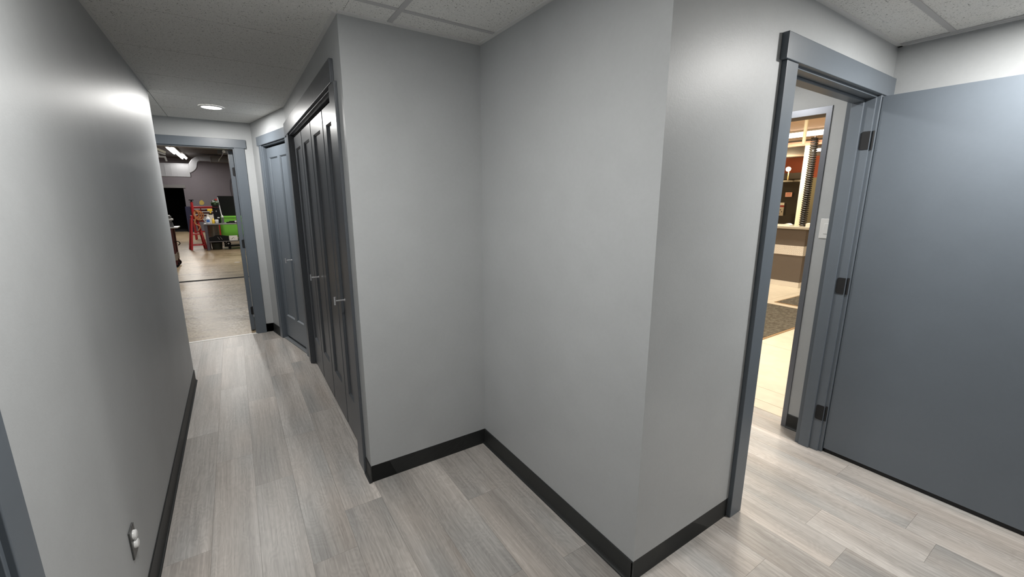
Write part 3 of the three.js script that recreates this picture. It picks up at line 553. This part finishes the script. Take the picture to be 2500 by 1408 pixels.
    const g = group('impact_tool', [-0.1, BT, SZ + 0.03]); tag(g, 'black air tool lying on the bench near the green cabinet', 'tool');
    mesh('body', cyl(0.03, 0.036, 0.16, 0.04, 0.037, 0, 16, 'x'), black, g); mesh('head', cyl(0.038, 0.042, 0.06, 0.14, 0.042, 0, 16, 'x'), steelM, g); mesh('grip', bar([-0.02, 0.03, 0], [-0.12, 0.018, 0.05], 0.034), black, g);
    const r = mesh('red_manual', rb(0.06, 0.17, BT, BT + 0.055, SZ - 0.08, SZ + 0.08, 0.004), darkRed); tag(r, 'dark red thick manual on the bench', 'book');
    const p = mesh('paper_stack', rb(-0.12, 0.06, BT, BT + 0.03, SZ - 0.28, SZ - 0.05, 0.004), white); tag(p, 'white paper stack on the bench behind the black tool', 'paper');
    const cb = group('cardboard_box', [-0.645, BT, SZ - 0.22]); tag(cb, 'pale carton carrying a yellow power tool on the bench', 'box');
    mesh('carton', rb(-0.08, 0.1, 0, 0.27, -0.08, 0.08, 0.003), std(lin(0.72, 0.66, 0.55), 0.8), cb); mesh('flap', rb(-0.08, 0.1, 0.27, 0.274, -0.08, 0.0, 0.001), std(lin(0.66, 0.6, 0.5), 0.8), cb);
    const dr = group('cordless_drill', [-0.62, BT + 0.274, SZ - 0.2]); tag(dr, 'yellow power drill on top of the pale carton', 'drill');
    mesh('battery', rb(-0.05, 0.05, 0, 0.045, -0.04, 0.04), black, dr); mesh('handle', bar([0, 0.04, 0], [0.012, 0.13, 0], 0.042), yellow, dr); mesh('motor', rb(-0.075, 0.065, 0.11, 0.19, -0.035, 0.035, 0.015), yellow, dr); mesh('chuck', cyl(0.018, 0.025, 0.06, -0.1, 0.15, 0, 14, 'x'), black, dr);
    const ca = group('tool_case', [-0.49, BT, SZ - 0.22]); tag(ca, 'black upright tool case with a white tag under the helmet', 'case');
    mesh('shell', rb(-0.055, 0.13, 0, 0.45, -0.09, 0.09, 0.012), black, ca); mesh('tag_label', bx(0.04, 0.1, 0.16, 0.19, 0.09, 0.092), white, ca); mesh('latch', rb(0.02, 0.05, 0.36, 0.4, 0.09, 0.1, 0.003), steelM, ca);
    const he = group('welding_helmet', [-0.46, BT + 0.45, SZ - 0.22]); tag(he, 'black and green welding helmet with a white stripe', 'helmet');
    mesh('shell', (() => { const q = new THREE.SphereGeometry(0.13, 24, 16, 0, 6.2832, 0, 1.9); q.scale(0.85, 1.05, 1); q.translate(0, 0.15, 0); return q; })(), std(lin(0.02, 0.05, 0.015), 0.35, 0, { side: THREE.DoubleSide }), he); mesh('visor', rb(-0.085, 0.085, 0.06, 0.15, 0.08, 0.125, 0.01), black, he); mesh('stripe', rb(-0.06, 0.02, 0.225, 0.25, 0.085, 0.1, 0.003), white, he); mesh('brim', rb(-0.12, 0.11, 0.19, 0.215, 0.06, 0.14, 0.008), std(lin(0.04, 0.09, 0.03), 0.4), he); mesh('collar', cyl(0.1, 0.1, 0.05, 0, 0.025, 0, 20), black, he);
    mesh('knob', cyl(0.035, 0.03, 0.05, 0.03, 0.3, 0, 14), redM, he);
  }
  // things on and under the bench shelf
  {
    const dm = group('metal_drum', [-0.6, 0.285, -17.05]); tag(dm, 'dull ribbed metal drum on the bench shelf', 'drum');
    const prof = [[0, 0], [0.15, 0]]; for (let i = 0; i <= 12; i++) prof.push([0.145 + (i % 2) * 0.007, 0.02 + i * 0.038]); prof.push([0.15, 0.495], [0, 0.495]);
    mesh('barrel', lathe(prof, 0, 0, 0, 32), std(lin(0.30, 0.27, 0.23), 0.4, 0.7), dm); mesh('rim', new THREE.TorusGeometry(0.148, 0.008, 8, 32).rotateX(Math.PI / 2).translate(0, 0.494, 0), steelM, dm);
    const cr = group('black_crate', [-0.47, 0.285, -16.74]); tag(cr, 'low black parts crate on the bench shelf', 'crate');
    mesh('tray', (() => { const s = new THREE.Shape([[-0.28, 0], [0.26, 0], [0.26, 0.15], [0.0, 0.19], [-0.1, 0.18], [-0.16, 0.14], [-0.28, 0.135]].map((p) => new THREE.Vector2(...p))); const g = new THREE.ExtrudeGeometry(s, { depth: 0.16, bevelEnabled: false }); return metric(g); })(), black, cr);
    for (const x of [-0.04, 0.03]) mesh('strut', bar([x, 0.14, 0.165], [x + 0.05, 0.05, 0.165], 0.01), steelM, cr);
    const tx = (() => { const c = document.createElement('canvas'); c.width = c.height = 128; const x = c.getContext('2d'); x.fillStyle = '#e4e0d8'; x.fillRect(0, 0, 128, 128); x.strokeStyle = '#2a2a2a'; x.lineWidth = 9; x.beginPath(); x.moveTo(30, 92); x.lineTo(72, 36); x.stroke(); x.lineWidth = 3; x.strokeStyle = '#8a8680'; x.beginPath(); x.moveTo(66, 84); x.lineTo(92, 48); x.moveTo(76, 88); x.lineTo(98, 56); x.stroke(); const t = new THREE.CanvasTexture(c); t.colorSpace = THREE.SRGBColorSpace; return t; })();
    const wb = group('parts_box', [-0.09, 0.285, -16.74]); tag(wb, 'white parts box with a black stroke printed on it', 'box');
    mesh('box', rb(-0.11, 0.12, 0, 0.15, -0.1, 0.098), std(lin(0.7, 0.68, 0.65), 0.7), wb); mesh('print', new THREE.PlaneGeometry(0.22, 0.14).translate(0.005, 0.075, 0.0992), std(0xffffff, 0.7, 0, { map: tx }), wb);
    const ob = group('oil_bottle', [0.11, 0.285, -16.72]); tag(ob, 'black oil bottle with a pink striped label on the shelf', 'bottle');
    mesh('bottle', rb(-0.055, 0.09, 0, 0.19, -0.045, 0.045, 0.012), black, ob); mesh('spout', tube([[-0.03, 0.18, 0], [-0.02, 0.25, 0], [0.04, 0.27, 0], [0.07, 0.2, 0]], 0.012, 16, 8), black, ob); for (const y of [0.04, 0.09, 0.14]) mesh('label_band', rb(-0.02, 0.08, y, y + 0.026, 0.045, 0.047, 0.0005), std(lin(0.6, 0.45, 0.45), 0.6), ob);
    const bi = group('floor_bin', [-0.56, 0, -16.85]); tag(bi, 'dark green low bin under the bench', 'bin'); mesh('tub', lathe([[0, 0.003], [0.13, 0.003], [0.155, 0.22], [0.15, 0.225], [0.14, 0.22], [0.12, 0.02], [0, 0.02]], 0, 0, 0, 24), std(lin(0.03, 0.035, 0.028), 0.6), bi); mesh('rim', new THREE.TorusGeometry(0.153, 0.007, 8, 32).rotateX(Math.PI / 2).translate(0, 0.222, 0), black, bi);
    const cp = group('creeper', [-0.02, 0, -16.8]); tag(cp, 'black low trolley with wheels under the bench', 'trolley'); mesh('deck', rb(-0.34, 0.4, 0.085, 0.115, -0.22, 0.2, 0.01), black, cp); for (const x of [-0.2, 0.3]) for (const z of [-0.16, 0.16]) mesh('wheel', cyl(0.042, 0.042, 0.03, x, 0.043, z, 16, 'z'), black, cp);
    const ft = group('spare_wheel', [-0.24, 0.115, -16.72]); tag(ft, 'small black wheel with a white hub on the low trolley', 'wheel'); mesh('tyre', new THREE.TorusGeometry(0.045, 0.024, 10, 24).translate(0, 0.07, 0), black, ft); mesh('hub', cyl(0.026, 0.026, 0.03, 0, 0.07, 0, 16, 'z'), white, ft);
  }
  // green cabinet with black lid
  {
    const g = group('green_cabinet', [0.12, 0, -18.2]); tag(g, 'lime green cabinet with its black lid standing open', 'cabinet');
    mesh('body', rb(-0.55, 0.55, 0.3, 0.98, -0.3, 0.3, 0.012), green, g); mesh('tray', rb(-0.53, 0.56, 0.98, 1.03, -0.32, 0.32, 0.008), green, g);
    const lid = mesh('lid', rb(-0.53, 0.56, 1.03, 1.73, -0.34, -0.29, 0.01), black, g); lab(lid, 'black open lid'); mesh('stay', bar([-0.53, 1.68, -0.28], [-0.47, 1.05, 0.1], 0.03, 0.012), steelM, g);
    for (const x of [-0.48, 0.48]) for (const z of [-0.24, 0.24]) { mesh('leg', rb(x - 0.03, x + 0.03, 0.1, 0.3, z - 0.03, z + 0.03), black, g); mesh('caster', cyl(0.05, 0.05, 0.035, x, 0.051, z, 16, 'x'), black, g); }
  }
  // rolling cart at the left edge of the doorway
  {
    const c = group('tool_cart', [-1.62, 0, -13]); tag(c, 'dark red rolling tool cart with a chrome top tray by the doorway edge', 'cart');
    for (const x of [-0.3, 0.33]) for (const z of [-0.24, 0.2]) { mesh('post', rb(x - 0.04, x + 0.04, 0.2, 0.92, z - 0.04, z + 0.04, 0.006), darkRed, c); mesh('foot', rb(x - 0.05, x + 0.05, 0.17, 0.33, z - 0.05, z + 0.05, 0.01), std(lin(0.28, 0.24, 0.2), 0.6), c); const w = mesh('caster', cyl(0.075, 0.075, 0.045, x, 0.076, z, 20, 'z'), black, c); mesh('fork', rb(x - 0.01, x + 0.045, 0.06, 0.17, z + 0.026, z + 0.034, 0.003), darkRed, w); }
    for (const y of [0.24, 0.6]) mesh('shelf', rb(-0.32, 0.32, y, y + 0.02, -0.26, 0.22), darkRed, c); mesh('tray', rb(-0.4, 0.48, 0.935, 0.96, -0.3, 0.26, 0.008), chrome, c); mesh('hook', tube([[0.37, 0.61, 0.2], [0.44, 0.62, 0.2], [0.47, 0.57, 0.2], [0.43, 0.53, 0.2]], 0.01, 20, 8), black, c);
    const v = group('bench_vise', [-1.29, 0.96, -12.92]); tag(v, 'grey vise with white jaws on the cart tray', 'vise');
    mesh('base', cyl(0.07, 0.05, 0.12, 0, 0.06, 0, 16), std(lin(0.1, 0.1, 0.1), 0.4), v); mesh('jaw', rb(-0.12, 0.07, 0.16, 0.2, -0.05, 0.05, 0.01), white, v); mesh('jaw', rb(-0.12, 0.02, 0.25, 0.28, -0.04, 0.04, 0.01), white, v); mesh('body', rb(-0.07, 0.04, 0.12, 0.26, -0.045, 0.045, 0.01), std(lin(0.12, 0.12, 0.12), 0.4), v);
  }
  tag(mesh('paper_scrap', (() => { const g = new THREE.ExtrudeGeometry(new THREE.Shape([[-0.06, -0.01], [0.02, -0.03], [0.08, 0], [0.03, 0.02], [-0.05, 0.025]].map((p) => new THREE.Vector2(...p))), { depth: 0.004, bevelEnabled: false }); g.rotateX(-Math.PI / 2); g.translate(-0.06, 0.0005, -13); return g; })(), white), 'small white scrap lying on the workshop floor', 'scrap');
  // blue locker, wall cord, yellow spot
  { const l = group('blue_locker', [-1.87, 0, -26.8]); tag(l, 'narrow dark blue locker beside the dark opening', 'locker'); mesh('body', rb(-0.1, 0.1, 0.003, 1.26, -0.25, 0.2), blue, l); mesh('door', rb(-0.085, 0.085, 0.05, 1.22, 0.2, 0.212), blue, l); mesh('handle', rb(0.05, 0.065, 0.6, 0.7, 0.212, 0.222, 0.002), steelM, l); }
  tag(mesh('hanging_cable', tube([[0.2, 3.58, -27.06], [0.19, 3.0, -27.06], [0.05, 2.5, -27.06], [0.02, 2.1, -27.06], [0.06, 1.6, -27.06], [0.05, 0.9, -27.06]], 0.009, 40, 6), black), 'thin dark cord running down the far workshop wall', 'cord');
  tag(mesh('wall_sticker', (() => { const s = new THREE.Shape(); for (let i = 0; i < 10; i++) { const a = i / 10 * 6.2832, r = 0.11 * (0.8 + 0.3 * hash(i, 3, 9)); s[i ? 'lineTo' : 'moveTo'](r * Math.cos(a), r * 1.2 * Math.sin(a)); } const g = new THREE.ExtrudeGeometry(s, { depth: 0.003, bevelEnabled: false }); g.translate(-1.3, 1.45, -27.098); return g; })(), std(lin(0.4, 0.3, 0.07), 0.7)), 'yellow patch stuck on the far workshop wall', 'sticker');
}

scene.traverse((o) => { if (o.isMesh) { o.castShadow = true; o.receiveShadow = true; } });
renderer.render(scene, camera);
